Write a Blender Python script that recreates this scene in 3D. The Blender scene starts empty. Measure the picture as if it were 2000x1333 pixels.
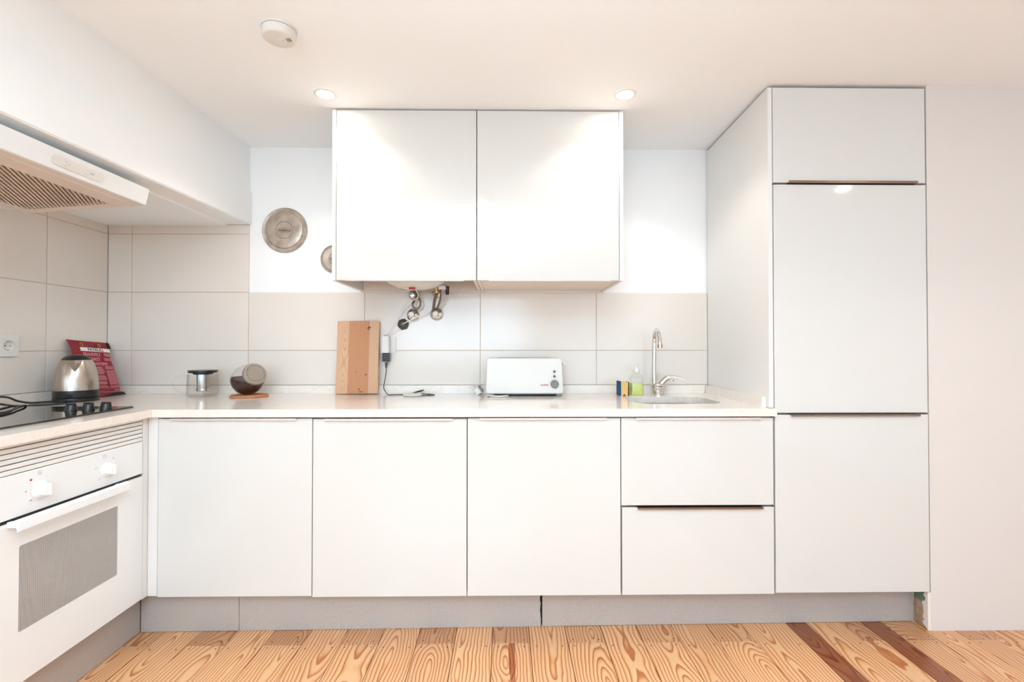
import bpy, bmesh, math, random
from mathutils import Vector, Matrix
R = math.radians
sc = bpy.context.scene
COL = sc.collection
random.seed(7)

# ------------------------------------------------------------------ camera, world, lights, exposure
CZ = 1.1125
cam_d = bpy.data.cameras.new('camera'); cam_d.sensor_width = 36; cam_d.lens = 936.75/2000*36
cam_d.clip_start = 0.02
cam = bpy.data.objects.new('camera', cam_d); COL.objects.link(cam)
cam.location = (0, 0, CZ); cam.rotation_euler = (R(90)+0.0115, 0, -0.0133)
sc.camera = cam
sc.view_settings.view_transform = 'Standard'; sc.view_settings.look = 'None'
sc.view_settings.gamma = 1; sc.view_settings.use_curve_mapping = False
sc.view_settings.exposure = 0.15
sc.cycles.max_bounces = 12; sc.cycles.diffuse_bounces = 6; sc.cycles.transparent_max_bounces = 16
sc.cycles.caustics_reflective = False; sc.cycles.caustics_refractive = False

w = bpy.data.worlds.new('world'); sc.world = w; w.use_nodes = True
w.node_tree.nodes['Background'].inputs[0].default_value = (0.80, 0.90, 1.0, 1)
w.node_tree.nodes['Background'].inputs[1].default_value = 1.0

ZC = 2.145                                  # ceiling height
WINDOWS = [(-1.75, 0.35, 0.9, 1.95), (0.75, 2.85, 0.05, 1.95)]     # x0, x1, z0, z1 in the rear wall
def light(name, typ, loc, rot, energy, color, **kw):
    d = bpy.data.lights.new(name, typ); d.energy = energy; d.color = color
    for k, v in kw.items(): setattr(d, k, v)
    o = bpy.data.objects.new(name, d); COL.objects.link(o); o.location = loc; o.rotation_euler = rot
    return o
for i, (x0, x1, z0, z1) in enumerate(WINDOWS):
    light('daylight', 'AREA', ((x0+x1)/2, -2.75, (z0+z1)/2), (R(90), 0, 0), 56 if i == 0 else 22,
          (0.57, 0.80, 1.0), shape='RECTANGLE', size=x1-x0, size_y=z1-z0)
# the photographer's flash bounced off the ceiling above the camera (its glow shows in the upper doors)
light('bounce_flash', 'SPOT', (-0.40, -0.50, 1.25), (R(180-8), R(8), 0), 470, (0.67, 0.865, 1.0), spot_size=R(130), spot_blend=1.0, shadow_soft_size=.04)
SPOTS_FRONT = [(-0.737, 1.958), (0.489, 1.945)]
SPOTS_ROOM = [(-0.18, 0.66, 'leftmost'), (1.02, 0.66, 'middle'), (2.20, 0.64, 'rightmost')]

# ------------------------------------------------------------------ helpers
def lin(r, g, b, a=1):
    f = lambda c: (c/255/12.92) if c/255 <= .04045 else ((c/255+.055)/1.055)**2.4
    return (f(r), f(g), f(b), a)
MATS = {}
def mat(name, col, rough=.5, metal=0, coat=0, spec=.5, bump=None, noise=None, **kw):
    m = bpy.data.materials.new(name); m.use_nodes = True; nt = m.node_tree
    b = nt.nodes['Principled BSDF']
    b.inputs['Base Color'].default_value = col; b.inputs['Roughness'].default_value = rough
    b.inputs['Metallic'].default_value = metal; b.inputs['Coat Weight'].default_value = coat
    b.inputs['Coat Roughness'].default_value = .05
    b.inputs['Specular IOR Level'].default_value = spec
    if noise:                       # (scale, second colour, stretch)
        s, c2, st = noise
        tc = nt.nodes.new('ShaderNodeTexCoord'); mp = nt.nodes.new('ShaderNodeMapping')
        mp.inputs['Scale'].default_value = st
        n = nt.nodes.new('ShaderNodeTexNoise'); n.inputs['Scale'].default_value = s; n.inputs['Detail'].default_value = 4
        mx = nt.nodes.new('ShaderNodeMix'); mx.data_type = 'RGBA'
        mx.inputs[6].default_value = col; mx.inputs[7].default_value = c2
        rp = nt.nodes.new('ShaderNodeMapRange'); rp.inputs[1].default_value = .3; rp.inputs[2].default_value = .7
        nt.links.new(tc.outputs['Object'], mp.inputs[0]); nt.links.new(mp.outputs[0], n.inputs['Vector'])
        nt.links.new(n.outputs['Fac'], rp.inputs[0]); nt.links.new(rp.outputs[0], mx.inputs[0])
        nt.links.new(mx.outputs[2], b.inputs['Base Color'])
    if bump:                        # (scale, strength)
        n2 = nt.nodes.new('ShaderNodeTexNoise'); n2.inputs['Scale'].default_value = bump[0]
        tc2 = nt.nodes.new('ShaderNodeTexCoord'); nt.links.new(tc2.outputs['Object'], n2.inputs['Vector'])
        bp = nt.nodes.new('ShaderNodeBump'); bp.inputs['Strength'].default_value = bump[1]; bp.inputs['Distance'].default_value = .002
        nt.links.new(n2.outputs['Fac'], bp.inputs['Height']); nt.links.new(bp.outputs[0], b.inputs['Normal'])
    MATS[name] = m
    return m
def M(n): return MATS[n]

mat('wall_paint', lin(243, 244, 244), .7, spec=.2, bump=(60, .05))
mat('ceiling_paint', lin(245, 248, 250), .75, spec=.2, bump=(40, .04))
mat('panel_paint', lin(220, 214, 209), .6, spec=.25, bump=(60, .05))
mat('lacquer', lin(216, 215, 211), .075, spec=.5, coat=.25)
mat('matt_white', lin(228, 226, 223), .35)
mat('carcass', lin(150, 138, 130), .6)
mat('carcass_white', lin(228, 214, 202), .45)
mat('tile_glaze', lin(225, 215, 205), .16, spec=.5, noise=(3, lin(228, 219, 210), (1, 1, 1)), bump=(3, .12))
mat('grout', lin(208, 190, 174), .9)
mat('edge_pull', lin(226, 212, 203), .3, metal=.35)
mat('steel_pull', lin(150, 125, 108), .25, metal=.9)
mat('plinth', lin(186, 180, 175), .45, metal=.15, noise=(220, lin(174, 167, 162), (1, 1, 1)))
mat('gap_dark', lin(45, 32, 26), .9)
mat('enamel', lin(232, 233, 233), .22)
mat('white_plastic', lin(222, 218, 211), .35)
mat('grey_print', lin(150, 148, 145), .6)
mat('black_plastic', lin(26, 25, 25), .3)
mat('black_gloss', lin(24, 22, 21), .03, coat=.6)
mat('dark_grey', lin(100, 96, 91), .6, noise=(90, lin(76, 73, 69), (1, 1, 1)))
mat('mid_grey', lin(128, 124, 118), .45)
mat('chrome', lin(225, 222, 218), .06, metal=1)
mat('brushed_steel', lin(198, 188, 176), .24, metal=1, noise=(40, lin(178, 166, 152), (1, 1, .02)))
mat('steel', lin(190, 184, 178), .3, metal=1)
mat('braid', lin(160, 140, 125), .4, metal=.7, noise=(600, lin(70, 55, 48), (1, 1, 1)))
mat('pewter', lin(196, 182, 168), .33, metal=.45, noise=(22, lin(160, 144, 130), (1, 1, 1)), bump=(35, .5))
mat('cable_white', lin(236, 226, 218), .45)
mat('cork', lin(205, 140, 98), .85, noise=(160, lin(175, 108, 70), (1, 1, 1)), bump=(150, .4))
mat('coffee', lin(66, 32, 22), .5, noise=(220, lin(40, 18, 12), (1, 1, 1)), bump=(200, .6))
mat('red_pouch', lin(138, 18, 36), .35, bump=(12, .25))
mat('pouch_pink', lin(222, 140, 150), .5)
mat('pouch_white', lin(240, 225, 222), .5)
mat('pouch_black', lin(14, 12, 14), .5)
mat('brass', lin(205, 160, 90), .3, metal=.9)
mat('jar_lid_metal', lin(190, 178, 166), .34, metal=.7)
mat('red_text', lin(196, 30, 40), .5)
mat('sponge_foam', lin(236, 196, 128), .95, noise=(200, lin(214, 165, 98), (1, 1, 1)), bump=(200, .5))
mat('sponge_blue', lin(22, 78, 118), .9, bump=(200, .5))
mat('sponge_green', lin(52, 62, 20), .9, bump=(200, .5))
mat('soap', lin(206, 214, 120), .15)
mat('hood_filter_back', lin(74, 58, 46), .6)
mat('hood_slat', lin(214, 194, 176), .4, metal=.2)
mat('plaster', lin(236, 226, 216), .9, bump=(90, .8))
mat('raw_brown', lin(190, 160, 132), .9, noise=(40, lin(150, 125, 104), (1, 1, 1)))
mat('raw_green', lin(90, 130, 105), .9, noise=(60, lin(140, 160, 140), (1, 1, 1)))
mat('red_label', lin(165, 30, 35), .5)
mat('knot_wood', lin(150, 92, 56), .6, noise=(300, lin(104, 58, 34), (1, 1, 1)))
mat('nail', lin(70, 45, 32), .6)

def thin_glass(name, tint, refl=1.0, haze=0):
    m = bpy.data.materials.new(name); m.use_nodes = True; nt = m.node_tree
    nt.nodes.remove(nt.nodes['Principled BSDF']); out = nt.nodes['Material Output']
    tr = nt.nodes.new('ShaderNodeBsdfTransparent'); tr.inputs[0].default_value = tint
    gl = nt.nodes.new('ShaderNodeBsdfGlossy'); gl.inputs['Roughness'].default_value = .03
    lw = nt.nodes.new('ShaderNodeLayerWeight'); lw.inputs[0].default_value = .5
    pw = nt.nodes.new('ShaderNodeMath'); pw.operation = 'POWER'; pw.inputs[1].default_value = 4
    fr = nt.nodes.new('ShaderNodeMapRange'); fr.inputs[3].default_value = .04; fr.inputs[4].default_value = .75
    nt.links.new(lw.outputs['Facing'], pw.inputs[0]); nt.links.new(pw.outputs[0], fr.inputs[0])
    mx = nt.nodes.new('ShaderNodeMixShader')
    nt.links.new(fr.outputs[0], mx.inputs[0]); nt.links.new(tr.outputs[0], mx.inputs[1]); nt.links.new(gl.outputs[0], mx.inputs[2])
    nt.links.new(mx.outputs[0], out.inputs[0]); MATS[name] = m
    return m
thin_glass('clear_glass', (.98, .975, .965, 1))
thin_glass('bottle_plastic', (.97, .975, .95, 1))
thin_glass('clear_pane', (.98, .98, .98, 1))

def emit(name, col, s):
    m = bpy.data.materials.new(name); m.use_nodes = True; nt = m.node_tree
    nt.nodes.remove(nt.nodes['Principled BSDF'])
    e = nt.nodes.new('ShaderNodeEmission'); e.inputs[0].default_value = col; e.inputs[1].default_value = s
    nt.links.new(e.outputs[0], nt.nodes['Material Output'].inputs[0]); MATS[name] = m
emit('lamp_glow', (1, .94, .86, 1), 90)

def oven_glass():
    """glass printed with a fine halftone of pale dots"""
    m = bpy.data.materials.new('oven_glass'); m.use_nodes = True; nt = m.node_tree
    b = nt.nodes['Principled BSDF']; out = nt.nodes['Material Output']; L = nt.links.new
    b.inputs['Base Color'].default_value = lin(222, 219, 214); b.inputs['Roughness'].default_value = .12
    tc = nt.nodes.new('ShaderNodeTexCoord'); sep = nt.nodes.new('ShaderNodeSeparateXYZ'); L(tc.outputs['Object'], sep.inputs[0])
    def wave(sock, k):
        a = nt.nodes.new('ShaderNodeMath'); a.operation = 'MULTIPLY'; a.inputs[1].default_value = k; L(sock, a.inputs[0])
        s = nt.nodes.new('ShaderNodeMath'); s.operation = 'SINE'; L(a.outputs[0], s.inputs[0]); return s
    s1 = wave(sep.outputs['Y'], 2*math.pi/.0032); s2 = wave(sep.outputs['Z'], 2*math.pi/.0034)
    mu = nt.nodes.new('ShaderNodeMath'); mu.operation = 'ADD'; L(s1.outputs[0], mu.inputs[0]); L(s2.outputs[0], mu.inputs[1])
    mr = nt.nodes.new('ShaderNodeMapRange'); mr.inputs[1].default_value = -.6; mr.inputs[2].default_value = .7
    L(mu.outputs[0], mr.inputs[0])
    tr = nt.nodes.new('ShaderNodeBsdfTransparent'); tr.inputs[0].default_value = (.8, .8, .78, 1)
    gl = nt.nodes.new('ShaderNodeBsdfGlossy'); gl.inputs['Roughness'].default_value = .03
    fr = nt.nodes.new('ShaderNodeFresnel'); fr.inputs[0].default_value = 1.6
    mg = nt.nodes.new('ShaderNodeMixShader'); L(fr.outputs[0], mg.inputs[0]); L(tr.outputs[0], mg.inputs[1]); L(gl.outputs[0], mg.inputs[2])
    mx = nt.nodes.new('ShaderNodeMixShader'); L(mr.outputs[0], mx.inputs[0]); L(mg.outputs[0], mx.inputs[1]); L(b.outputs[0], mx.inputs[2])
    L(mx.outputs[0], out.inputs[0]); MATS['oven_glass'] = m
oven_glass()

def marble():
    m = bpy.data.materials.new('marble'); m.use_nodes = True; nt = m.node_tree; L = nt.links.new
    b = nt.nodes['Principled BSDF']; b.inputs['Roughness'].default_value = .13
    tc = nt.nodes.new('ShaderNodeTexCoord')
    n1 = nt.nodes.new('ShaderNodeTexNoise'); n1.inputs['Scale'].default_value = 11; n1.inputs['Detail'].default_value = 6; n1.inputs['Distortion'].default_value = 1.2
    mp = nt.nodes.new('ShaderNodeMapping'); mp.inputs['Scale'].default_value = (1, 2.2, 1.5); mp.inputs['Rotation'].default_value = (0, 0, .35)
    L(tc.outputs['Object'], mp.inputs[0]); L(mp.outputs[0], n1.inputs['Vector'])
    cr = nt.nodes.new('ShaderNodeValToRGB'); e = cr.color_ramp.elements
    e[0].position = .30; e[0].color = lin(230, 220, 210); e[1].position = .75; e[1].color = lin(235, 227, 219)
    for p, c in ((.49, lin(233, 224, 215)), (.5, lin(220, 206, 194)), (.51, lin(233, 225, 217))):
        x = e.new(p); x.color = c
    L(n1.outputs['Fac'], cr.inputs[0]); L(cr.outputs[0], b.inputs['Base Color']); MATS['marble'] = m
marble()

def pine(name, light_c, mid_c, line_c, dark_c, freq, stain=False, rough=.32):
    """growth-ring figure: distance from a pith line that wanders under the face of each plank"""
    m = bpy.data.materials.new(name); m.use_nodes = True; nt = m.node_tree; L = nt.links.new
    b = nt.nodes['Principled BSDF']; b.inputs['Roughness'].default_value = rough
    tc = nt.nodes.new('ShaderNodeTexCoord'); oi = nt.nodes.new('ShaderNodeObjectInfo')
    sc_ = nt.nodes.new('ShaderNodeSeparateColor'); L(oi.outputs['Color'], sc_.inputs[0])
    def math_(op, a, b_=None, c=None):
        n = nt.nodes.new('ShaderNodeMath'); n.operation = op
        for i, v in enumerate((a, b_, c)):
            if v is None: continue
            if isinstance(v, (int, float)): n.inputs[i].default_value = v
            else: L(v, n.inputs[i])
        return n.outputs[0]
    sep = nt.nodes.new('ShaderNodeSeparateXYZ'); L(tc.outputs['Object'], sep.inputs[0])
    rnd = math_('MULTIPLY', oi.outputs['Random'], 37.0)
    cmb = nt.nodes.new('ShaderNodeCombineXYZ')
    L(math_('MULTIPLY', sep.outputs['X'], 7.0), cmb.inputs[0]); L(math_('MULTIPLY', sep.outputs['Y'], 2.6), cmb.inputs[1]); L(rnd, cmb.inputs[2])
    nz = nt.nodes.new('ShaderNodeTexNoise'); nz.inputs['Scale'].default_value = 1; nz.inputs['Detail'].default_value = 3; L(cmb.outputs[0], nz.inputs['Vector'])
    nzc = math_('SUBTRACT', nz.outputs['Fac'], .5)
    x = math_('ADD', sep.outputs['X'], math_('MULTIPLY', math_('SUBTRACT', oi.outputs['Random'], .5), .09))
    x = math_('ADD', x, math_('MULTIPLY', nzc, .05))
    cmb2 = nt.nodes.new('ShaderNodeCombineXYZ'); L(math_('MULTIPLY', sep.outputs['Y'], 1.1), cmb2.inputs[1]); L(math_('ADD', rnd, 11.0), cmb2.inputs[2])
    nz2 = nt.nodes.new('ShaderNodeTexNoise'); nz2.inputs['Scale'].default_value = 1; L(cmb2.outputs[0], nz2.inputs['Vector'])
    h = math_('ADD', math_('MULTIPLY', math_('SUBTRACT', nz2.outputs['Fac'], .5), .34), math_('MULTIPLY', sep.outputs['Y'], .045))
    h = math_('ADD', h, math_('MULTIPLY', nzc, .05))
    r = math_('SQRT', math_('ADD', math_('MULTIPLY', x, x), math_('MULTIPLY', h, h)))
    ring = math_('FRACT', math_('MULTIPLY', r, freq))
    cr = nt.nodes.new('ShaderNodeValToRGB'); e = cr.color_ramp.elements
    e[0].position = 0; e[0].color = light_c; e[1].position = 1; e[1].color = light_c
    for p, c in ((.35, light_c), (.62, mid_c), (.84, line_c), (.93, line_c)):
        q = e.new(p); q.color = c
    L(ring, cr.inputs[0])
    # fine fibre
    mp = nt.nodes.new('ShaderNodeMapping'); mp.inputs['Scale'].default_value = (160, 5, 1); L(tc.outputs['Object'], mp.inputs[0])
    nf = nt.nodes.new('ShaderNodeTexNoise'); nf.inputs['Scale'].default_value = 1; L(mp.outputs[0], nf.inputs['Vector'])
    mr = nt.nodes.new('ShaderNodeMapRange'); mr.inputs[3].default_value = .90; mr.inputs[4].default_value = 1.08; L(nf.outputs['Fac'], mr.inputs[0])
    mul = nt.nodes.new('ShaderNodeMix'); mul.data_type = 'RGBA'; mul.blend_type = 'MULTIPLY'; mul.inputs[0].default_value = 1
    L(cr.outputs[0], mul.inputs[6]); L(mr.outputs[0], mul.inputs[7])
    # heartwood: red channel of the object colour is the share of dark wood
    dk = nt.nodes.new('ShaderNodeMix'); dk.data_type = 'RGBA'; dk.blend_type = 'MULTIPLY'; L(sc_.outputs[0], dk.inputs[0])
    L(mul.outputs[2], dk.inputs[6]); dk.inputs[7].default_value = dark_c
    col = dk.outputs[2]
    if stain:                       # green channel: a dark heart streak along the middle of a board
        xs = math_('ABSOLUTE', math_('ADD', sep.outputs['X'], math_('MULTIPLY', math_('SUBTRACT', nz2.outputs['Fac'], .5), .03)))
        wdt = math_('MULTIPLY', math_('SUBTRACT', nz.outputs['Fac'], .2), .035)
        st = math_('MULTIPLY', math_('LESS_THAN', xs, wdt), sc_.outputs[1])
        s2 = nt.nodes.new('ShaderNodeMix'); s2.data_type = 'RGBA'; s2.blend_type = 'MULTIPLY'
        L(st, s2.inputs[0]); L(col, s2.inputs[6]); s2.inputs[7].default_value = (.55, .3, .2, 1); col = s2.outputs[2]
    L(col, b.inputs['Base Color']); MATS[name] = m
pine('floor_pine', lin(228, 180, 134), lin(222, 164, 112), lin(184, 110, 62), (.34, .165, .10, 1), 84, stain=True, rough=.28)
pine('board_light', lin(246, 220, 192), lin(243, 213, 182), lin(232, 194, 158), (.7, .55, .45, 1), 150, rough=.5)
pine('board_mid', lin(232, 184, 142), lin(226, 174, 130), lin(208, 148, 102), (.7, .55, .45, 1), 150, rough=.5)

# ---- mesh helpers: shapes are given in world metres; obj() shifts them to the parent's origin
def wpos(p):
    v = Vector((0, 0, 0))
    while p is not None: v += p.location; p = p.parent
    return v
def obj(name, bm, m, parent=None, origin=None, smooth=False, local=False):
    me = bpy.data.meshes.new(name)
    off = wpos(parent) if (parent is not None and not local) else Vector((0, 0, 0))
    o_loc = Vector((0, 0, 0))
    if origin is not None: o_loc = Vector(origin) - off; off = Vector(origin)
    if off.length: bmesh.ops.translate(bm, verts=bm.verts, vec=-off)
    bmesh.ops.recalc_face_normals(bm, faces=bm.faces)
    bm.to_mesh(me); bm.free()
    me.materials.append(M(m) if isinstance(m, str) else m)
    if smooth:
        for p in me.polygons: p.use_smooth = True
        try: me.set_sharp_from_angle(angle=R(40))
        except Exception: pass
    o = bpy.data.objects.new(name, me); COL.objects.link(o)
    o.location = o_loc
    if parent is not None: o.parent = parent
    return o
def tag(o, label=None, cat=None, group=None, kind=None):
    if label: o['label'] = label
    if cat: o['category'] = cat
    if group: o['group'] = group
    if kind: o['kind'] = kind
    return o
def thing(name, label, cat, loc=(0, 0, 0), group=None):
    o = bpy.data.objects.new(name, None); COL.objects.link(o); o.location = loc; o.empty_display_size = .05
    return tag(o, label, cat, group)
def box(x0, x1, y0, y1, z0, z1, bev=0, bm=None, seg=2):
    own = bmesh.new()
    vs = [own.verts.new((x, y, z)) for x in (x0, x1) for y in (y0, y1) for z in (z0, z1)]
    for f in ((0, 1, 3, 2), (4, 6, 7, 5), (0, 4, 5, 1), (2, 3, 7, 6), (0, 2, 6, 4), (1, 5, 7, 3)):
        own.faces.new([vs[i] for i in f])
    bmesh.ops.recalc_face_normals(own, faces=own.faces)
    if bev: bmesh.ops.bevel(own, geom=own.edges[:], offset=bev, segments=seg, affect='EDGES', profile=.5)
    return merge(bm, own)
def merge(bm, own):
    if bm is None: return own
    me = bpy.data.meshes.new('t'); own.to_mesh(me); own.free(); bm.from_mesh(me); bpy.data.meshes.remove(me)
    return bm
def frame_to(axis, up=None):
    z = Vector(axis).normalized()
    x = Vector((0, 0, 1)).cross(z) if abs(z.z) < .99 else Vector((1, 0, 0))
    x.normalize(); y = z.cross(x)
    return Matrix((x, y, z)).transposed()
def lathe(prof, n=32, loc=(0, 0, 0), axis=(0, 0, 1), bm=None, sx=1, sy=1):
    own = bmesh.new(); rot = frame_to(axis) if tuple(axis) != (0, 0, 1) else Matrix.Identity(3); rings = []
    for r, z in prof:
        if r < 1e-6: rings.append([own.verts.new(rot @ Vector((0, 0, z)) + Vector(loc))])
        else: rings.append([own.verts.new(rot @ Vector((r*sx*math.cos(2*math.pi*k/n), r*sy*math.sin(2*math.pi*k/n), z)) + Vector(loc)) for k in range(n)])
    for a, b in zip(rings, rings[1:]):
        for k in range(n):
            k2 = (k+1) % n
            if len(a) == 1 and len(b) == 1: continue
            if len(a) == 1: own.faces.new((a[0], b[k], b[k2]))
            elif len(b) == 1: own.faces.new((a[k], a[k2], b[0]))
            else: own.faces.new((a[k], a[k2], b[k2], b[k]))
    bmesh.ops.recalc_face_normals(own, faces=own.faces)
    return merge(bm, own)
def smooth_path(pts, k=6):
    P = [Vector(p) for p in pts]
    if len(P) < 3: return P
    P = [P[0]*2-P[1]] + P + [P[-1]*2-P[-2]]; out = []
    for i in range(1, len(P)-2):
        for j in range(k):
            t = j/k; a, b, c, d = P[i-1:i+3]
            out.append(.5*((2*b)+(c-a)*t+(2*a-5*b+4*c-d)*t*t+(-a+3*b-3*c+d)*t**3))
    out.append(P[-2]); return out
def tube(pts, r, n=8, k=6, bm=None, flat=1.0):
    path = smooth_path(pts, k); own = bmesh.new(); rings = []; N = len(path)
    prev = None
    for i, p in enumerate(path):
        t = (path[min(i+1, N-1)] - path[max(i-1, 0)]).normalized()
        if prev is None: x = t.orthogonal().normalized()
        else: x = (prev - t*prev.dot(t)).normalized()
        prev = x; y = t.cross(x)
        rr = r(i/(N-1)) if callable(r) else r
        rings.append([own.verts.new(p + x*rr*math.cos(2*math.pi*q/n) + y*rr*flat*math.sin(2*math.pi*q/n)) for q in range(n)])
    for a, b in zip(rings, rings[1:]):
        for q in range(n): own.faces.new((a[q], a[(q+1) % n], b[(q+1) % n], b[q]))
    own.faces.new(rings[0]); own.faces.new(rings[-1])
    bmesh.ops.recalc_face_normals(own, faces=own.faces)
    return merge(bm, own)
def prism(poly, lo, hi, ax='z', bm=None, holes=(), bev=0):
    """polygon (2-D) extruded along ax; poly coordinates are the two other axes in order"""
    def V(a, b, c): return {'z': (a, b, c), 'y': (a, c, b), 'x': (c, a, b)}[ax]
    own = bmesh.new(); es = []
    for lp in [poly] + list(holes):
        vs = [own.verts.new(V(a, b, lo)) for a, b in lp]
        es += [own.edges.new((vs[i], vs[(i+1) % len(vs)])) for i in range(len(vs))]
    if holes: bmesh.ops.triangle_fill(own, use_beauty=True, edges=es)
    else: own.faces.new(own.verts[:])
    fs = own.faces[:]
    r = bmesh.ops.extrude_face_region(own, geom=fs)
    d = Vector(V(0, 0, hi-lo))
    bmesh.ops.translate(own, verts=[g for g in r['geom'] if isinstance(g, bmesh.types.BMVert)], vec=d)
    bmesh.ops.recalc_face_normals(own, faces=own.faces)
    if bev:
        bmesh.ops.bevel(own, geom=[e for e in own.edges if len(e.link_faces) == 2 and e.calc_face_angle(0) > .6], offset=bev, segments=2, affect='EDGES')
    return merge(bm, own)
def rrect(x0, x1, y0, y1, r, n=6):
    out = []
    for cx, cy, a in ((x1-r, y1-r, 0), (x0+r, y1-r, 90), (x0+r, y0+r, 180), (x1-r, y0+r, 270)):
        for k in range(n+1):
            t = R(a+90*k/n); out.append((cx+r*math.cos(t), cy+r*math.sin(t)))
    return out
def text(body, size, m, parent, loc, rot, align='LEFT', extrude=.0002, name='lettering', sx=1.0, offset=0.0):
    c = bpy.data.curves.new(name, 'FONT'); c.body = body; c.size = size; c.extrude = extrude; c.offset = offset; c.align_x = align
    c.resolution_u = 3; c.materials.append(M(m))
    o = bpy.data.objects.new(name, c); COL.objects.link(o); o.location = loc; o.rotation_euler = rot; o.parent = parent; o.scale = (sx, 1, 1)
    me = bpy.data.meshes.new_from_object(o); me.name = name; bpy.data.objects.remove(o)
    o = bpy.data.objects.new(name, me); COL.objects.link(o); o.location = loc; o.rotation_euler = rot; o.parent = parent; o.scale = (sx, 1, 1)
    return o
def struct(name, bm, m, label=None, origin=None):
    o = obj(name, bm, m, origin=origin); o['kind'] = 'structure'
    if label: o['label'] = label
    return o

# ------------------------------------------------------------------ the room
YB, YF, XL = 2.483, 1.863, -2.04            # tiled back wall, cabinet fronts, tiled left wall
XR, YR = 3.2, -2.6
wall_back = struct('wall_back', box(XL-.1, 1.75, YB+.008, YB+.12, 0, ZC+.05), 'wall_paint', 'white plastered back wall with a band of pale tiles')
wall_left = struct('wall_left', box(XL-.12, XL-.008, YR, YB+.008, 0, ZC+.05), 'wall_paint', 'left wall, tiled above the cooktop')
ceiling = struct('ceiling', box(XL-.12, XR+.1, YR-.1, YB+.12, ZC, ZC+.1), 'ceiling_paint', 'smooth off-white ceiling with recessed spotlights')
wall_right = struct('wall_right', box(1.6635, XR, YF+.003, YF+.075, 0, ZC), 'panel_paint', 'plain warm white wall face beside the tall cabinet')
struct('wall_far_right', box(XR, XR+.1, YR, YF+.1, 0, ZC), 'wall_paint', 'white side wall outside the picture')
bm = box(XL-.12, WINDOWS[0][0], YR-.1, YR, 0, ZC)
box(WINDOWS[0][1], WINDOWS[1][0], YR-.1, YR, 0, ZC, bm=bm); box(WINDOWS[1][1], XR+.1, YR-.1, YR, 0, ZC, bm=bm)
for x0, x1, z0, z1 in WINDOWS:
    box(x0, x1, YR-.1, YR, z1, ZC, bm=bm); box(x0, x1, YR-.1, YR, 0, z0, bm=bm)
struct('wall_rear', bm, 'wall_paint', 'white wall with two windows behind the camera')
for i, (x0, x1, z0, z1) in enumerate(WINDOWS):
    bm = prism([(x0, z0), (x1, z0), (x1, z1), (x0, z1)], YR-.08, YR-.03, 'y',
               holes=[[(a, z0+.05), (b, z0+.05), (b, z1-.05), (a, z1-.05)] for a, b in ((x0+.05, (x0+x1)/2-.03), ((x0+x1)/2+.03, x1-.05))])
    wn = struct('window_%d' % (i+1), bm, 'white_plastic', 'white framed window behind the camera')

# floor: sub-base and single pine boards running away from the camera
floor = struct('floor', box(XL-.1, XR+.1, YR-.1, YB+.1, -.06, -.022), 'gap_dark', 'pine board floor with warm orange grain')
edges = [-1.470]
while edges[-1] < 1.05: edges.append(edges[-1]+.142)
edges = [e for e in edges if e < 1.06]+[1.127, 1.209, 1.352, 1.434, 1.518, 1.64, 1.76]
while edges[-1] < 3.1: edges.append(edges[-1]+.142)
edges = [-2.04+.142*k for k in range(4)] + edges if edges[0] > -1.5 else edges
edges = sorted(set(round(e, 4) for e in edges))
JY = 1.812
def plank(x0, x1, y0, y1, tone, streak=0):
    g = .0011
    bm = box(x0+g, x1-g, y0+g, y1-g, -.022, random.uniform(-.0006, 0), bev=.0009, seg=1)
    o = obj('plank', bm, 'floor_pine', floor, origin=((x0+x1)/2, random.uniform(1.2, 1.5), 0)); o.color = (tone, streak, 0, 1)
    return o
nails = bmesh.new()
def nail_at(x, y): lathe([(0.0026, -.001), (0.0026, .0003), (0, .0004)], 6, (x, y, 0), bm=nails)
for i, (a, b) in enumerate(zip(edges, edges[1:])):
    wd = b-a
    if wd < .02: continue
    dark = .95 if (abs(a-1.127) < .002 or abs(a-1.434) < .002) else random.choice([0, 0, .04, .08, .13])
    streak = 1 if abs((a+b)/2-.02) < .05 else 0
    joint = i % 2 == 0 and dark < .5
    if joint:
        plank(a, b, JY, 2.3, random.choice([.16, .24, .32, .45])); plank(a, b, YR, JY, dark, streak)
    else: plank(a, b, YR, 2.3, dark, streak)
    for fx in ((.16, .84) if wd > .1 else (.5,)):
        nail_at(a+wd*fx, JY-.02+random.uniform(-.004, .004))
        if joint: nail_at(a+wd*fx, JY+.018)
no = obj('nail_heads', nails, 'nail', floor); no['kind'] = 'stuff'

# tiles, each its own piece, on the back and the left wall
TILE_MESH = {}
def tile(parent, p0, p1, z0, z1, wall):
    wd, ht = round(p1-p0-.003, 4), round(z1-z0-.003, 4)
    k = (wall, wd, ht)
    loc = ((p0+p1)/2, YB, (z0+z1)/2) if wall == 'b' else (XL, (p0+p1)/2, (z0+z1)/2)
    if k not in TILE_MESH:
        if wall == 'b': bm = box(-wd/2, wd/2, 0, .0075, -ht/2, ht/2, bev=.0008, seg=1)
        else: bm = box(-.0075, 0, -wd/2, wd/2, -ht/2, ht/2, bev=.0008, seg=1)
        o = obj('tile', bm, 'tile_glaze'); TILE_MESH[k] = o.data
    else:
        o = bpy.data.objects.new('tile', TILE_MESH[k]); COL.objects.link(o)
    o.parent = parent; o.location = loc
XT = [XL, -1.918, -1.322, -.727, -.131, .471, 1.051]
for a, b in zip(XT, XT[1:]):
    tile(wall_back, a, b, .914, 1.092, 'b'); tile(wall_back, a, b, 1.092, 1.392, 'b')
for a, b in zip(XT[:2], XT[1:3]):
    tile(wall_back, a, b, 1.392, 1.692, 'b'); tile(wall_back, a, b, 1.692, 1.7405, 'b')
YT = [-.243+.6*k for k in range(5)] + [YB]
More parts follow.
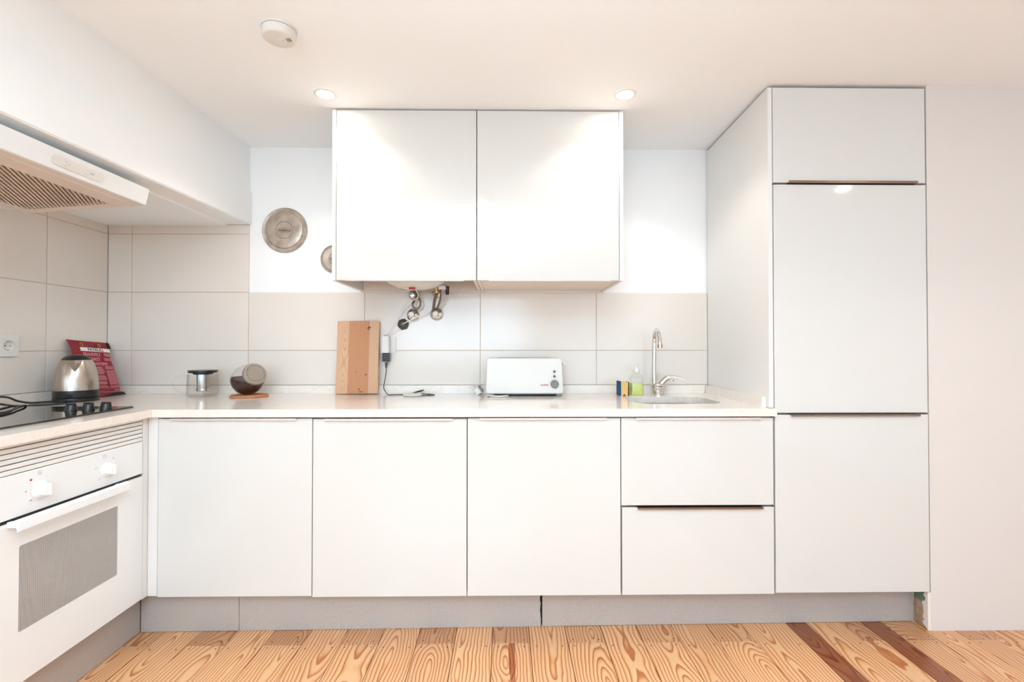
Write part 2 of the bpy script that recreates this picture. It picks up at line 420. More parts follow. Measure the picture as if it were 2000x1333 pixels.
for a, b in zip(YT, YT[1:]):
    for z0, z1 in ((.914, 1.092), (1.092, 1.392), (1.392, 1.692), (1.692, 1.7405)): tile(wall_left, a, b, z0, z1, 'l')
bm = box(XL-.001, 1.052, YB+.003, YB+.009, .872, 1.391); box(XL-.001, -1.323, YB+.003, YB+.009, 1.39, 1.7405, bm=bm)
obj('grout', bm, 'grout', wall_back)
obj('grout', box(XL-.009, XL-.003, -.25, YB, .872, 1.7405), 'grout', wall_left)

# bulkhead over the left run, slightly out of square
def skew(dx, y): return -1.322+dx+.036*(y-YB)
bm = prism([(XL-.005, YR), (skew(0, YR), YR), (skew(0, YB), YB+.008), (XL-.005, YB+.008)], 1.90, ZC)
obk = struct('trim_1', bm, 'wall_paint', 'white boxed bulkhead running above the extractor hood')
bm = prism([(XL-.005, YR), (skew(.011, YR), YR), (skew(.011, YB), YB+.008), (XL-.005, YB+.008)], 1.741, 1.914, bev=.004)
obj('bulkhead_lower_band', bm, 'wall_paint', obk)
obj('soffit_board', box(XL-.004, -1.436, YR, YB-.0, 1.735, 1.742, bev=.001, seg=1), 'ceiling_paint', obk)

# broken plaster edge of the right wall, seen under the tall cabinet
random.seed(3)
pts = [(YF+.0031, 0.001), (YF+.0031, .15)]; zz = .15
while zz > .01:
    pts.append((YF+.022+random.uniform(-.008, .009), zz)); zz -= random.uniform(.006, .014)
obj('plaster_edge', prism(pts, 1.652, 1.6632, 'x'), 'plaster', wall_right)
obj('rubble_core', box(1.655, 1.6632, YF+.024, YF+.072, .001, .10), 'raw_brown', wall_right)
obj('green_board_core', box(1.655, 1.6632, YF+.024, YF+.072, .101, .15), 'raw_green', wall_right)

# ------------------------------------------------------------------ worktop with sink cut-out
W = .872; WB = .842
worktop = thing('worktop', 'cream marble L-shaped worktop running under both tiled walls', 'worktop', (-.4, 2.1, WB))
SX0, SX1, SY0, SY1 = .552, .928, 2.005, 2.285
hole = rrect(SX0, SX1, SY0, SY1, .075)
outer = [(-1.3465, 1.845), (1.051, 1.845), (1.051, 1.8615), (1.0295, 1.8615), (1.0495, YB), (XL, YB), (XL, 1.8455), (-1.3475, 1.8455)]
obj('slab', prism(outer, WB, W, holes=[hole]), 'marble', worktop)
obj('slab', box(XL, -1.347, 1.235, 1.8445, WB, W, bev=.0015), 'marble', worktop)
obj('upstand', box(XL+.02, 1.029, YB-.02, YB, W, .9135, bev=.001), 'marble', worktop)
obj('upstand', box(XL, XL+.02, 1.235, YB, W, .9135, bev=.001), 'marble', worktop)
obj('upstand', prism([(1.012, 1.885), (1.030, 1.885), (1.0495, YB), (1.031, YB)], W, .9135), 'marble', worktop)
sink = thing('sink', 'undermounted stainless steel sink bowl in front of the tap', 'sink', ((SX0+SX1)/2, (SY0+SY1)/2, .70))
def bowl():
    own = bmesh.new(); loops = []
    for (e, z, r) in ((.012, WB-.0015, .08), (.0, WB-.0015, .075), (-.002, WB-.02, .075), (-.012, .72, .07), (-.03, .70, .06)):
        lp = rrect(SX0-e, SX1+e, SY0-e, SY1+e, r); loops.append([own.verts.new((x, y, z)) for x, y in lp])
    for a, b in zip(loops, loops[1:]):
        n = len(a)
        for k in range(n): own.faces.new((a[k], a[(k+1) % n], b[(k+1) % n], b[k]))
    own.faces.new(loops[-1]); return own
obj('bowl', bowl(), 'steel', sink, smooth=True)
obj('drain', lathe([(.045, 0), (.045, .003), (.03, .004), (.028, -.001), (0, -.001)], 24, (.74, 2.15, .7005)), 'chrome', sink, smooth=True)

# ------------------------------------------------------------------ base cabinets on the back wall
def door_front(name, x0, x1, z0, z1, parent, y=YF, mt='lacquer', th=.019):
    return obj(name, box(x0, x1, y, y+th, z0, z1, bev=.0016), mt, parent)
def top_pull(x0, x1, z, parent, m='edge_pull', y=YF):
    bm = box(x0, x1, y-.010, y+.012, z, z+.0014); box(x0, x1, y-.010, y-.0085, z-.006, z, bm=bm)
    return obj('handle', bm, m, parent)
XD = [-1.3345, -.744, -.149, .448, 1.0465]
DT = .8345
base_labels = ['glossy white single-door base cabinet next to the oven corner, under the teapot and coffee jar',
               'glossy white single-door base cabinet below the wooden chopping board',
               'glossy white single-door base cabinet below the toaster, left of the two drawers']
plx = [(-1.3135, -.804), (-.697, -.205), (-.10, .392)]
for i in range(3):
    a, b = XD[i], XD[i+1]
    c = thing('base_cabinet', base_labels[i], 'cabinet', ((a+b)/2, 2.1, .10), 'base cabinets along the back wall')
    bm = box(a+.001, a+.018, YF+.022, 2.44, .156, WB-.002); box(b-.018, b-.001, YF+.022, 2.44, .156, WB-.002, bm=bm)
    box(a+.018, b-.018, YF+.022, 2.44, .156, .174, bm=bm); box(a+.018, b-.018, 2.43, 2.44, .174, WB-.002, bm=bm)
    box(a+.018, b-.018, YF+.022, YF+.09, .823, WB-.002, bm=bm)
    obj('carcass', bm, 'carcass', c)
    d = door_front('door', a+.0016, b-.0016, .153-(.004 if i else 0)+.001*0, DT-(.002 if i == 1 else 0), c)
    top_pull(plx[i][0]+.03 if i == 0 else plx[i][0], plx[i][1], DT+(.0005 if i != 1 else -.0015), d)
a, b = XD[3], XD[4]
dc = thing('drawer_cabinet', 'glossy white base cabinet with two wide drawers below the sink', 'cabinet', ((a+b)/2, 2.1, .10))
bm = box(a+.001, a+.018, YF+.022, 2.44, .156, .68); box(b-.018, b-.001, YF+.022, 2.44, .156, .68, bm=bm)
box(a+.018, b-.018, YF+.022, 2.44, .156, .174, bm=bm); box(a+.001, b-.001, YF+.022, YF+.04, .68, WB-.002, bm=bm)
obj('carcass', bm, 'carcass', dc)
d = door_front('drawer', a+.0016, b-.0016, .4945, DT, dc); top_pull(.506, .995, DT+.0005, d)
d = door_front('drawer', a+.004, b-.0006, .149, .4865, dc); top_pull(.511, 1.000, .4872, d, 'steel_pull')

# ------------------------------------------------------------------ tall fridge cabinet
tc_ = thing('tall_cabinet', 'full-height white cabinet with three stacked doors at the right', 'cabinet', (1.35, 2.15, .0))
a, b = 1.0495, 1.6555
bm = box(a+.024, a+.036, YF+.022, 2.48, .156, 2.128); box(b-.018, b, YF+.022, 2.48, .156, 2.128, bm=bm)
box(a+.036, b-.018, 2.46, 2.48, .156, 2.128, bm=bm)
for z in (.156, .835, 1.742, 2.110): box(a+.036, b-.018, YF+.022, 2.46, z, z+.018, bm=bm)
obj('carcass', bm, 'carcass', tc_)
obj('side_panel', prism([(1.0305, YF+.0005), (1.0475, YF+.0005), (1.0685, YB), (1.0515, YB)], W+.001, 2.1335, bev=.0008), 'matt_white', tc_)
d = door_front('door', a+.001, b, 1.7575, 2.1335, tc_)
bm = box(1.108, 1.618, YF-.010, YF+.012, 1.7535, 1.7555); box(1.108, 1.618, YF-.010, YF-.008, 1.7555, 1.763, bm=bm)
obj('handle', bm, 'steel_pull', d)
door_front('door', a+.002, b+.001, .853, 1.7500, tc_)
d = door_front('door', a+.003, b+.002, .153, .8455, tc_); top_pull(1.112, 1.620, .8462, d, 'steel_pull')

# plinths
pl_g = 'plinth boards under the cabinets'
def ky(x): return 1.9135+.0115*x
def plinth(x0, x1, label, jag=False):
    pts0 = [(x0, ky(x0)), (x1, ky(x1)), (x1, ky(x1)+.016), (x0, ky(x0)+.016)]
    if not jag: bm = prism(pts0, .001, .145, bev=.0006)
    else:
        random.seed(5); poly = [(x0, .001)]+[(x1, .001)]
        z = .001
        while z < .14: z += random.uniform(.005, .012); poly.append((x1+random.uniform(-.003, .0015), min(z, .145)))
        poly.append((x0, .145)); bm = prism(poly, 0, .016, 'y')
        for v in bm.verts: v.co.y += ky(v.co.x)
    return tag(obj('plinth_board', bm, 'plinth', origin=((x0+x1)/2, ky((x0+x1)/2), 0)), label, 'plinth', pl_g)
plinth(-1.419, -1.0425, 'short grey plinth board in the corner beneath the first base cabinet')
plinth(-1.0405, .139, 'long grey plinth board with a broken right end, beneath the middle doors', True)
plinth(.146, 1.650, 'longest grey plinth board, beneath the drawers and tall cabinet')
tag(obj('plinth_board', box(-1.4365, -1.4215, 1.24, 1.898, .001, .150, bev=.0006), 'plinth', origin=(-1.43, 1.57, 0)),
    'grey plinth board running toward the camera beneath the oven', 'plinth', pl_g)
tag(obj('crack_shade_strip', box(.10, .18, 1.9345, 1.94, .001, .145), 'gap_dark', origin=(.14, 1.937, 0)), 'dark strip added for the shade in the crack between two plinth boards', 'board')  # added dark sheet behind the crack; its colour stands for the shade there

# ------------------------------------------------------------------ left run: oven, housing, corner post
XO = -1.374
cp = thing('corner_post', 'narrow white L-shaped filler post between the oven and first door', 'filler', (-1.36, 1.87, .155))
obj('filler_strip', box(XO+.001, -1.3365, YF+.004, YF+.020, .155, .838, bev=.001), 'matt_white', cp)
obj('filler_strip', box(XO-.018, XO-.0005, 1.842, YF+.020, .155, .838, bev=.001), 'matt_white', cp)
oh = thing('oven_housing', 'white oven housing with a louvred strip under the worktop', 'cabinet', (-1.7, 1.55, .10))
bm = box(-1.95, XO-.03, 1.838, 1.856, .156, WB-.002); box(-1.95, XO-.004, 1.240, 1.256, .156, WB-.002, bm=bm)
box(-1.95, XO-.03, 1.257, 1.838, .1515, .1585, bm=bm)
box(-1.95, XO-.065, 1.240, 1.256, .001, .156, bm=bm)
obj('carcass', bm, 'carcass_white', oh)
obj('vent_backing', box(XO-.03, XO-.018, 1.258, 1.837, .757, .840), 'gap_dark', oh)
zs = [.8285, .8135, .7985, .783, .768]
for z in zs: obj('vent_slat', box(XO-.016, XO-.001, 1.258, 1.8385, z-.0124, z, bev=.001, seg=1), 'matt_white', oh)
obj('vent_slat', box(XO-.016, XO-.001, 1.258, 1.8385, .8312, .8400, bev=.001, seg=1), 'matt_white', oh)

OX = XO+.002
oven = thing('oven', 'white built-in electric oven with a dotted window beneath the cooktop', 'oven', (-1.65, 1.55, .13))
bm = box(-1.92, OX-.025, 1.262, 1.268, .16, .75); box(-1.92, OX-.025, 1.830, 1.836, .16, .75, bm=bm)
box(-1.92, OX-.025, 1.268, 1.830, .16, .166, bm=bm); box(-1.92, OX-.025, 1.268, 1.830, .744, .75, bm=bm)
box(-1.92, -1.914, 1.268, 1.830, .166, .744, bm=bm)
obj('cavity', bm, 'mid_grey', oven)
cpn = obj('control_panel', box(OX-.02, OX, 1.262, 1.8375, .6325, .7535, bev=.0025), 'enamel', oven)
def knob(y, z, r):
    k = obj('knob', lathe([(r*1.28, 0), (r*1.28, .004), (r*1.2, .006), (r, .007), (r*.94, .026), (r*.86, .029), (0, .029)], 32, (OX, y, z), (1, 0, 0)), 'enamel', cpn, smooth=True)
    obj('grip', box(OX+.027, OX+.033, y-.004, y+.004, z-r*.8, z+r*.8, bev=.001), 'enamel', k)
knob(1.673, .689, .0195); knob(1.439, .691, .0195)
def outline(y, z, s, t=.0009):
    return prism(rrect(y-s, y+s, z-s, z+s, s*.3, 2), OX, OX+.0003, 'x', holes=[rrect(y-s+t, y+s-t, z-s+t, z+s-t, s*.2, 2)])
bm = outline(1.664, .736, .0052)
for (y, z, s) in ((1.631, .703, .0038), (1.644, .665, .004), (1.702, .722, .0025), (1.688, .6625, .0025), (1.436, .740, .0058)): merge(bm, outline(y, z, s, .0007))
for k in range(11):
    t = R(150+16*k); y, z = 1.439+.031*math.cos(t), .691+.031*math.sin(t)
    box(OX, OX+.0003, y-.0007, y+.0007, z-.0012, z+.0012, bm=bm)
for (y, z) in ((1.664, .7235), (1.436, .7235), (1.456, .724)): box(OX, OX+.0003, y-.0007, y+.0007, z-.001, z+.001, bm=bm)
box(OX, OX+.0003, 1.435, 1.437, .7365, .743, bm=bm)
obj('symbols', bm, 'grey_print', cpn)['kind'] = 'stuff'
for s, y, z in (('50', 1.392, .695), ('100', 1.404, .6655), ('250', 1.458, .664)):
    text(s, .006, 'grey_print', cpn, (Vector((OX+.0004, y, z))-wpos(cpn)), (R(90), 0, R(90)))
obj('pilot_lamp', lathe([(.0032, 0), (.0028, .0015), (0, .002)], 12, (OX, 1.409, .7265), (1, 0, 0)), 'red_label', cpn)
WY0, WY1, WZ0, WZ1 = 1.378, 1.7225, .3055, .5485
od = obj('door', prism([(1.262, .160), (1.8375, .160), (1.8375, .6225), (1.262, .6225)], OX-.022, OX, 'x', holes=[rrect(WY0, WY1, WZ0, WZ1, .004, 2)]), 'enamel', oven)
obj('seal_strip', box(OX-.022, OX-.006, 1.264, 1.8355, .6228, .6322), 'black_plastic', oven)
obj('window', box(OX-.0014, OX-.001, WY0+.0005, WY1-.0005, WZ0+.0005, WZ1-.0005), 'oven_glass', od)
bm = prism([(OX+.034, .602), (OX+.040, .606), (OX+.038, .628), (OX+.024, .634), (OX+.020, .630), (OX+.030, .622)], 1.338, 1.728, 'y')
box(OX, OX+.031, 1.342, 1.356, .612, .628, bm=bm, bev=.002); box(OX, OX+.031, 1.708, 1.722, .612, .628, bm=bm, bev=.002)
obj('handle', bm, 'enamel', od)
obj('oven_lining', box(-1.62, -1.615, 1.29, 1.81, .20, .66), 'carcass', oven)
for z in (.485, .455, .372):
    bm = tube([(-1.402, 1.275, z), (-1.402, 1.70, z)], .0028, 8)
    tube([(-1.60, 1.27, z), (-1.60, 1.828, z)], .0025, 6, bm=bm)
    for k in range(8): tube([(-1.60, 1.30+.056*k, z), (-1.402, 1.30+.056*k, z)], .0015, 5, bm=bm)
    obj('rack', bm, 'matt_white', oven)

# cooktop
ct = thing('cooktop', 'black glass cooktop set into the worktop beside the kettle', 'cooktop', (-1.71, 1.61, W))
obj('glass_plate', prism(rrect(-1.970, -1.458, 1.325, 1.905, .006, 3), W+.0002, W+.0062, bev=.001), 'black_gloss', ct)
def ck(x, y):
    k = obj('knob', lathe([(.0185, 0), (.0185, .004), (.0170, .007), (.0160, .021), (.015, .0225), (0, .0225)], 28, (x, y, W+.0063)), 'black_plastic', ct, smooth=True)
    obj('grip', box(x-.0150, x+.0150, y-.0045, y+.0045, W+.027, W+.034, bev=.0012), 'black_plastic', k)
for p in ((-1.583, 1.771), (-1.538, 1.792), (-1.491, 1.813)): ck(*p)
obj('cooking_zone', lathe([(.088, W+.0064), (.09, W+.0065), (.088, W+.0066)], 40, (-1.72, 1.50, 0)), 'dark_grey', ct)

# ------------------------------------------------------------------ extractor hood
hood = thing('extractor_hood', 'slim white extractor hood with slatted filter above the cooktop', 'hood', (-1.7, 1.54, 1.62))
HY0, HY1 = 1.24, 1.842
def uz(x): return 1.652-.0747*(-1.372-x)
FX0, FX1, FY0, FY1 = -1.775, -1.475, 1.29, 1.800
obj('visor', prism([(-1.358, 1.712), (-1.372, 1.652), (-1.386, 1.651), (-1.386, 1.712)], HY0, HY1, 'y', bev=.0012), 'enamel', hood)
bm = prism([(FX0-.03, HY0+.002), (-1.387, HY0+.002), (-1.387, HY1-.002), (FX0-.03, HY1-.002)], 0, .004, holes=[[(FX0, FY0), (FX1, FY0), (FX1, FY1), (FX0, FY1)]])
for v in bm.verts: v.co.z += uz(v.co.x)
obj('underside', bm, 'carcass_white', hood)
obj('body', prism([(-1.387, 1.712), (-1.387, 1.672), (FX0-.03, 1.642), (FX0-.03, 1.624), (XL+.001, 1.650), (XL+.001, 1.733), (-1.5, 1.733)], HY0+.001, HY1-.001, 'y'), 'enamel', hood)
bm = box(FX0, FX1, FY0, FY1, .008, .010)
for v in bm.verts: v.co.z += uz(v.co.x)
obj('filter_backing', bm, 'hood_filter_back', hood)
def slats():
    bm = bmesh.new(); d = Vector((-.5, .866)); n = Vector((.866, .5)); wdt = .0031
    t = FY0-.4
    while t < FY1+.4:
        # line through (FX1, t) along d, clipped to the opening
        lo, hi = 0, 9
        for (o_, dd, a, b) in ((FX1, d.x, FX0, FX1), (t, d.y, FY0, FY1)):
            u, v = (a-o_)/dd, (b-o_)/dd; lo = max(lo, min(u, v)); hi = min(hi, max(u, v))
        if hi-lo > .01:
            p, q = Vector((FX1, t))+d*lo, Vector((FX1, t))+d*hi
            vs = []
            for dz in (.0, .006):
                for s in (p-n*wdt, p+n*wdt, q+n*wdt, q-n*wdt): vs.append(bm.verts.new((s.x, s.y, uz(s.x)+dz)))
            for f in ((0, 1, 2, 3), (7, 6, 5, 4), (0, 4, 5, 1), (1, 5, 6, 2), (2, 6, 7, 3), (3, 7, 4, 0)): bm.faces.new([vs[i] for i in f])
        t += .0235
    return bm
o = obj('filter_slats', slats(), 'hood_slat', hood); o['kind'] = 'stuff'
bm = box(-1.412, -1.4095, HY0+.01, HY1-.02, 0, .0012)
for v in bm.verts: v.co.z += uz(v.co.x)-.0012
obj('seam_bead', bm, 'enamel', hood)
def on_visor(s, h): return Vector((-1.3585-.0135*(1-h), s, 1.655+.056*h))
ang = math.atan2(.014, .060)
ctl = obj('switch_plate', prism(rrect(-.0945, .0945, -.0155, .0155, .015, 6), 0, .0016, 'z', bev=.0004), 'white_plastic', hood, local=True)
ctl.location = Vector((-1.3646, 1.548, 1.681))-hood.location
ctl.rotation_euler = Matrix(((0, -math.sin(ang)*-1, math.cos(ang)), (1, 0, 0), (0, math.cos(ang), -math.sin(ang)))).to_euler()
for sx, wd in ((-.045, .020), (.038, .032)):
    s1 = obj('slot', prism([(sx-wd/2, -.001), (sx+wd/2, -.001), (sx+wd/2, .0012), (sx-wd/2, .0012)], .0014, .0018), 'mid_grey', ctl, local=True)
    obj('slider', prism(rrect(sx-wd/2, sx-wd/2+.013, -.007, .0015, .001, 2), .0014, .005), 'white_plastic', ctl, local=True)
    bm = bmesh.new()
    for k in range(2 if sx < 0 else 5): box(sx-wd/2+.004+k*.006, sx-wd/2+.0055+k*.006, .005, .0065, .0014, .0018, bm=bm)
    obj('marks', bm, 'grey_print', ctl, local=True)['kind'] = 'stuff'

# ------------------------------------------------------------------ wall cabinets
UY = 2.075; UB = 1.3965; UT = 2.1395
lc = thing('wall_cabinet', 'left glossy white wall cabinet, open underneath around the water heater', 'cabinet', (-.43, 2.28, UB), 'wall cabinets above the worktop')
rc = thing('wall_cabinet', 'right glossy white wall cabinet with a closed bottom', 'cabinet', (.19, 2.28, UB), 'wall cabinets above the worktop')
obj('side_panel', box(-.7495, -.7330, UY+.0, YB+.007, UB+.001, UT, bev=.0008), 'matt_white', lc)
obj('side_panel', box(-.1405, -.1265, UY+.021, YB+.007, UB+.002, UT), 'carcass_white', lc)
obj('mounting_rail', box(-.732, -.142, YB-.012, YB+.006, 1.399, 1.52), 'carcass_white', lc)
obj('shelf', box(-.732, -.142, UY+.021, YB+.006, UT-.018, UT-.001), 'carcass_white', lc)
d = door_front('door', -.7310, -.1275, UB+.003, UT-.001, lc, UY)
obj('handle', box(-.690, -.182, UY-.008, UY+.012, UB-.0005, UB+.0015), 'edge_pull', d)
obj('side_panel', box(.4955, .5120, UY+.0, YB+.007, UB+.001, UT, bev=.0008), 'matt_white', rc)
obj('side_panel', box(-.1245, -.1105, UY+.021, YB+.007, UB+.002, UT), 'carcass_white', rc)
obj('bottom_panel', box(-.1100, .495, UY+.021, YB+.006, UB+.006, UB+.022), 'carcass_white', rc)
obj('shelf', box(-.1100, .495, UY+.021, YB+.006, UT-.018, UT-.001), 'carcass_white', rc)
d = door_front('door', -.1240, .4935, UB+.003, UT-.001, rc, UY)
obj('handle', box(-.072, .455, UY-.008, UY+.012, UB-.0005, UB+.0015), 'edge_pull', d)

# water heater inside the left wall cabinet, its dome just below the opening
wh = thing('water_heater', 'white water heater dome with red label under the left wall cabinet', 'heater', (-.43, 2.29, 1.38))
obj('tank', lathe([(0, 0), (.05, .003), (.09, .012), (.13, .032), (.155, .065), (.165, .11), (.165, .70), (0, .70)], 40, (-.43, 2.29, 1.383)), 'white_plastic', wh, smooth=True)
obj('label_plate', box(-.449, -.420, 2.230, 2.2335, 1.378, 1.398, bev=.0005), 'red_label', wh)
wv = thing('safety_valve', 'grey metal safety valve on the hose beside the water heater', 'valve', (-.31, 2.33, 1.37))
obj('valve_body', box(-.327, -.287, 2.32, 2.345, 1.388, 1.412, bev=.004), 'steel', wv)
obj('outlet', lathe([(.011, 0), (.011, .012), (.008, .014), (.008, .03)], 16, (-.334, 2.33, 1.370)), 'brass', wv, smooth=True)
obj('cap', lathe([(.007, 0), (.009, .004), (.009, .04), (0, .042)], 16, (-.283, 2.33, 1.365)), 'black_plastic', wv, smooth=True)
obj('stem', tube([(-.340, 2.33, 1.388), (-.326, 2.33, 1.425), (-.318, 2.33, 1.46)], .008, 8), 'steel', wv, smooth=True)

# ------------------------------------------------------------------ pipe fittings below the cabinet
def rosette(x, z, r, label, knobr=.013):
    t = thing('pipe_rosette', label, 'valve', (x, YB, z), 'chrome pipe covers and valves under the cabinet')
    obj('cover', lathe([(r, .0005), (r, .004), (r*.92, .009), (r*.6, .016), (r*.42, .018)], 32, (x, YB, z), (0, -1, 0)), 'chrome', t, smooth=True)
    obj('cap', lathe([(knobr, .015), (knobr, .040), (knobr*.9, .044), (0, .045)], 24, (x, YB, z), (0, -1, 0)), 'chrome', t, smooth=True)
    return t
rosette(-.475, 1.378, .026, 'chrome pipe cover directly beneath the water heater, behind the hose loop')
rosette(-.351, 1.391, .029, 'chrome pipe cover tucked behind the safety valve')
t = rosette(-.478, 1.276, .033, 'round chrome stop valve with white cap, left of the two lower ones')
obj('turn_cap', lathe([(.0135, .044), (.013, .050), (0, .051)], 24, (-.478, YB, 1.276), (0, -1, 0)), 'white_plastic', t, smooth=True)
t = rosette(-.356, 1.280, .034, 'round chrome stop valve with white cap, at the end of the braided hose')
obj('turn_cap', lathe([(.0135, .044), (.013, .050), (0, .051)], 24, (-.356, YB, 1.280), (0, -1, 0)), 'white_plastic', t, smooth=True)
gm = thing('rubber_grommet', 'dark grey ribbed rubber grommet where a white cable leaves the wall', 'grommet', (-.528, YB, 1.227))
bm = bmesh.new()
prof = [(.028, .0005), (.028, .006), (.024, .012), (.022, .010), (.018, .015), (.016, .012), (.011, .018), (.007, .018), (0, .016)]
obj('flange', lathe(prof, 28, (-.528, YB, 1.227), (0, -1, 0)), 'dark_grey', gm, smooth=True)
for k in range(6):
    a_ = R(60*k+15); lathe([(.0045, .0005), (.0045, .006), (0, .008)], 8, (-.528+.026*math.cos(a_), YB, 1.227+.026*math.sin(a_)), (0, -1, 0), bm=bm)
obj('lugs', bm, 'dark_grey', gm)
yh = 2.43
tag(obj('braided_hose', tube([(-.470, 2.36, 1.425), (-.462, 2.40, 1.388), (-.444, yh, 1.366), (-.432, yh, 1.340), (-.434, yh, 1.316), (-.450, yh, 1.303), (-.466, yh, 1.312), (-.470, yh, 1.330), (-.462, 2.445, 1.352), (-.452, 2.45, 1.378), (-.458, 2.43, 1.41)], .0052, 8), 'braid', origin=(-.45, yh, 1.36), smooth=True),
    'looped braided metal hose hanging in front of the left pipe cover', 'hose')
tag(obj('braided_hose', tube([(-.334, 2.33, 1.372), (-.350, 2.37, 1.345), (-.362, 2.42, 1.315), (-.366, 2.44, 1.290), (-.360, 2.462, 1.275)], .0072, 8), 'braid', origin=(-.35, 2.4, 1.33), smooth=True),
    'braided metal hose running down from the safety valve to the lower right stop valve', 'hose')
tag(obj('braided_hose', tube([(-.316, 2.335, 1.388), (-.322, 2.37, 1.350), (-.338, 2.41, 1.318), (-.352, 2.44, 1.296)], .0048, 8), 'braid', origin=(-.33, 2.4, 1.35), smooth=True),
    'thinner braided hose just right of the one leaving the safety valve', 'hose')
tag(obj('cable', tube([(-.455, 2.34, 1.41), (-.440, 2.38, 1.385), (-.443, 2.425, 1.362), (-.478, 2.43, 1.340), (-.522, 2.44, 1.308), (-.552, 2.445, 1.262), (-.585, 2.45, 1.208), (-.612, 2.445, 1.172)], .0028, 8), 'cable_white', origin=(-.5, 2.44, 1.3), smooth=True),
    'white cable hanging from the heater to the wall adapter', 'cable')
tag(obj('cable', tube([(-.345, 2.30, 1.42), (-.343, 2.37, 1.375), (-.352, 2.42, 1.335), (-.385, 2.43, 1.298), (-.430, 2.43, 1.270), (-.470, 2.425, 1.251), (-.500, 2.44, 1.238), (-.530, 2.470, 1.228)], .0028, 8), 'cable_white', origin=(-.4, 2.43, 1.3), smooth=True),
    'white cable sagging from the valve into the rubber grommet', 'cable')
tag(obj('cable', tube([(-.540, 2.474, 1.205), (-.565, 2.477, 1.187), (-.590, 2.477, 1.172)], .0018, 6), 'cable_white', origin=(-.56, 2.475, 1.19), smooth=True),
    'thin white wire from the grommet down to the socket', 'cable')
tag(obj('cable', tube([(-.525, 2.33, 1.44), (-.533, 2.35, 1.415), (-.522, 2.38, 1.392), (-.498, 2.40, 1.388), (-.475, 2.40, 1.400), (-.46, 2.38, 1.42)], .0026, 8), 'cable_white', origin=(-.5, 2.37, 1.4), smooth=True),
    'short white cable loop showing under the left side of the heater', 'cable')

# ------------------------------------------------------------------ sockets
def schuko(parent, x, y, z, axis, rr=.0195):
    prof = [(rr*1.12, .0092), (rr, .0092), (rr*.97, -.004), (0, -.004)]
    f = obj('socket_well', lathe(prof, 32, (x, y, z), axis), 'white_plastic', parent, smooth=True)
    return f
so = thing('wall_socket', 'white wall socket on the left tiled wall above the cooktop', 'socket', (XL, 1.985, 1.115))
obj('plate', prism(rrect(1.860, 2.031, 1.0715, 1.158, .004, 3), XL+.0002, XL+.009, 'x', bev=.001,
    holes=[rrect(1.9935-.0245+.0, 1.9935+.0205, 1.115-.0225, 1.115+.0225, .0224, 8)]), 'white_plastic', so)
obj('socket_well', lathe([(.0222, .0088), (.0205, .0085), (.0195, .0008), (0, .0006)], 32, (XL, 1.9915, 1.115), (1, 0, 0)), 'white_plastic', so, smooth=True)
bm = lathe([(.0024, .0012), (0, .0013)], 10, (XL, 1.982, 1.115), (1, 0, 0)); lathe([(.0024, .0012), (0, .0013)], 10, (XL, 2.001, 1.115), (1, 0, 0), bm=bm)
obj('pin_holes', bm, 'gap_dark', so)
bm = box(XL+.0008, XL+.004, 1.989, 1.994, 1.0965, 1.0995); box(XL+.0008, XL+.004, 1.989, 1.994, 1.1305, 1.1335, bm=bm)
obj('earth_clips', bm, 'chrome', so)['kind'] = 'stuff'

so = thing('wall_socket', 'white wall socket between the chopping board and toaster, partly covered by an adapter', 'socket', (-.605, YB, 1.124))
obj('plate', prism(rrect(-.650, -.564, 1.076, 1.161, .004, 3), YB-.009, YB-.0002, 'y', bev=.001), 'white_plastic', so)
obj('inner_frame', prism(rrect(-.590, -.570, 1.090, 1.148, .002, 2), YB-.0105, YB-.0092, 'y'), 'white_plastic', so)
ad = thing('plug_adapter', 'white block adapter plugged into the socket beside the chopping board', 'adapter', (-.612, 2.44, 1.12))
obj('housing', prism(rrect(-.627, -.592, 1.080, 1.166, .004, 3), 2.432, 2.4738, 'y', bev=.002), 'white_plastic', ad)
obj('ridge', box(-.620, -.599, 2.4295, 2.4325, 1.086, 1.160, bev=.001), 'white_plastic', ad)
obj('cable_nipples', box(-.618, -.613, 2.445, 2.452, 1.166, 1.171, bev=.001, bm=box(-.606, -.600, 2.445, 2.452, 1.166, 1.171, bev=.001)), 'mid_grey', ad)
ch = thing('phone_charger', 'black power plug hanging under the white adapter', 'charger', (-.607, 2.45, 1.055))
obj('plug_body', box(-.625, -.590, 2.436, 2.470, 1.036, 1.0795, bev=.003), 'black_plastic', ch)
obj('cable_plug', prism([(-.614, 1.032), (-.601, 1.032), (-.6035, 1.008), (-.6075, .999), (-.6095, .999), (-.6125, 1.008)], 2.448, 2.456, 'y', bev=.001), 'black_plastic', ch)
zc = W+.003
tag(obj('charging_cable', tube([(-.6085, 2.452, 1.000), (-.608, 2.452, .985), (-.612, 2.447, .95), (-.617, 2.440, .915), (-.612, 2.428, .897), (-.600, 2.415, .884), (-.580, 2.38, zc), (-.545, 2.375, zc), (-.49, 2.39, zc), (-.44, 2.425, zc+.012), (-.417, 2.445, zc+.016), (-.43, 2.435, zc+.010), (-.47, 2.405, zc+.004), (-.42, 2.40, zc+.003), (-.36, 2.378, zc), (-.352, 2.366, zc), (-.372, 2.358, zc), (-.415, 2.348, zc)], .0021, 8), 'black_plastic', origin=(-.5, 2.4, W), smooth=True),
    'thin black cable looping on the worktop between board and toaster', 'cable')
tag(obj('charging_puck', lathe([(.040, 0), (.045, .002), (.046, .006), (.044, .0095), (.036, .011), (0, .011)], 32, (-.452, 2.345, W+.0005)), 'white_plastic', origin=(-.452, 2.345, W), smooth=True),
    'small round white puck lying on the worktop at the cable end', 'charger')

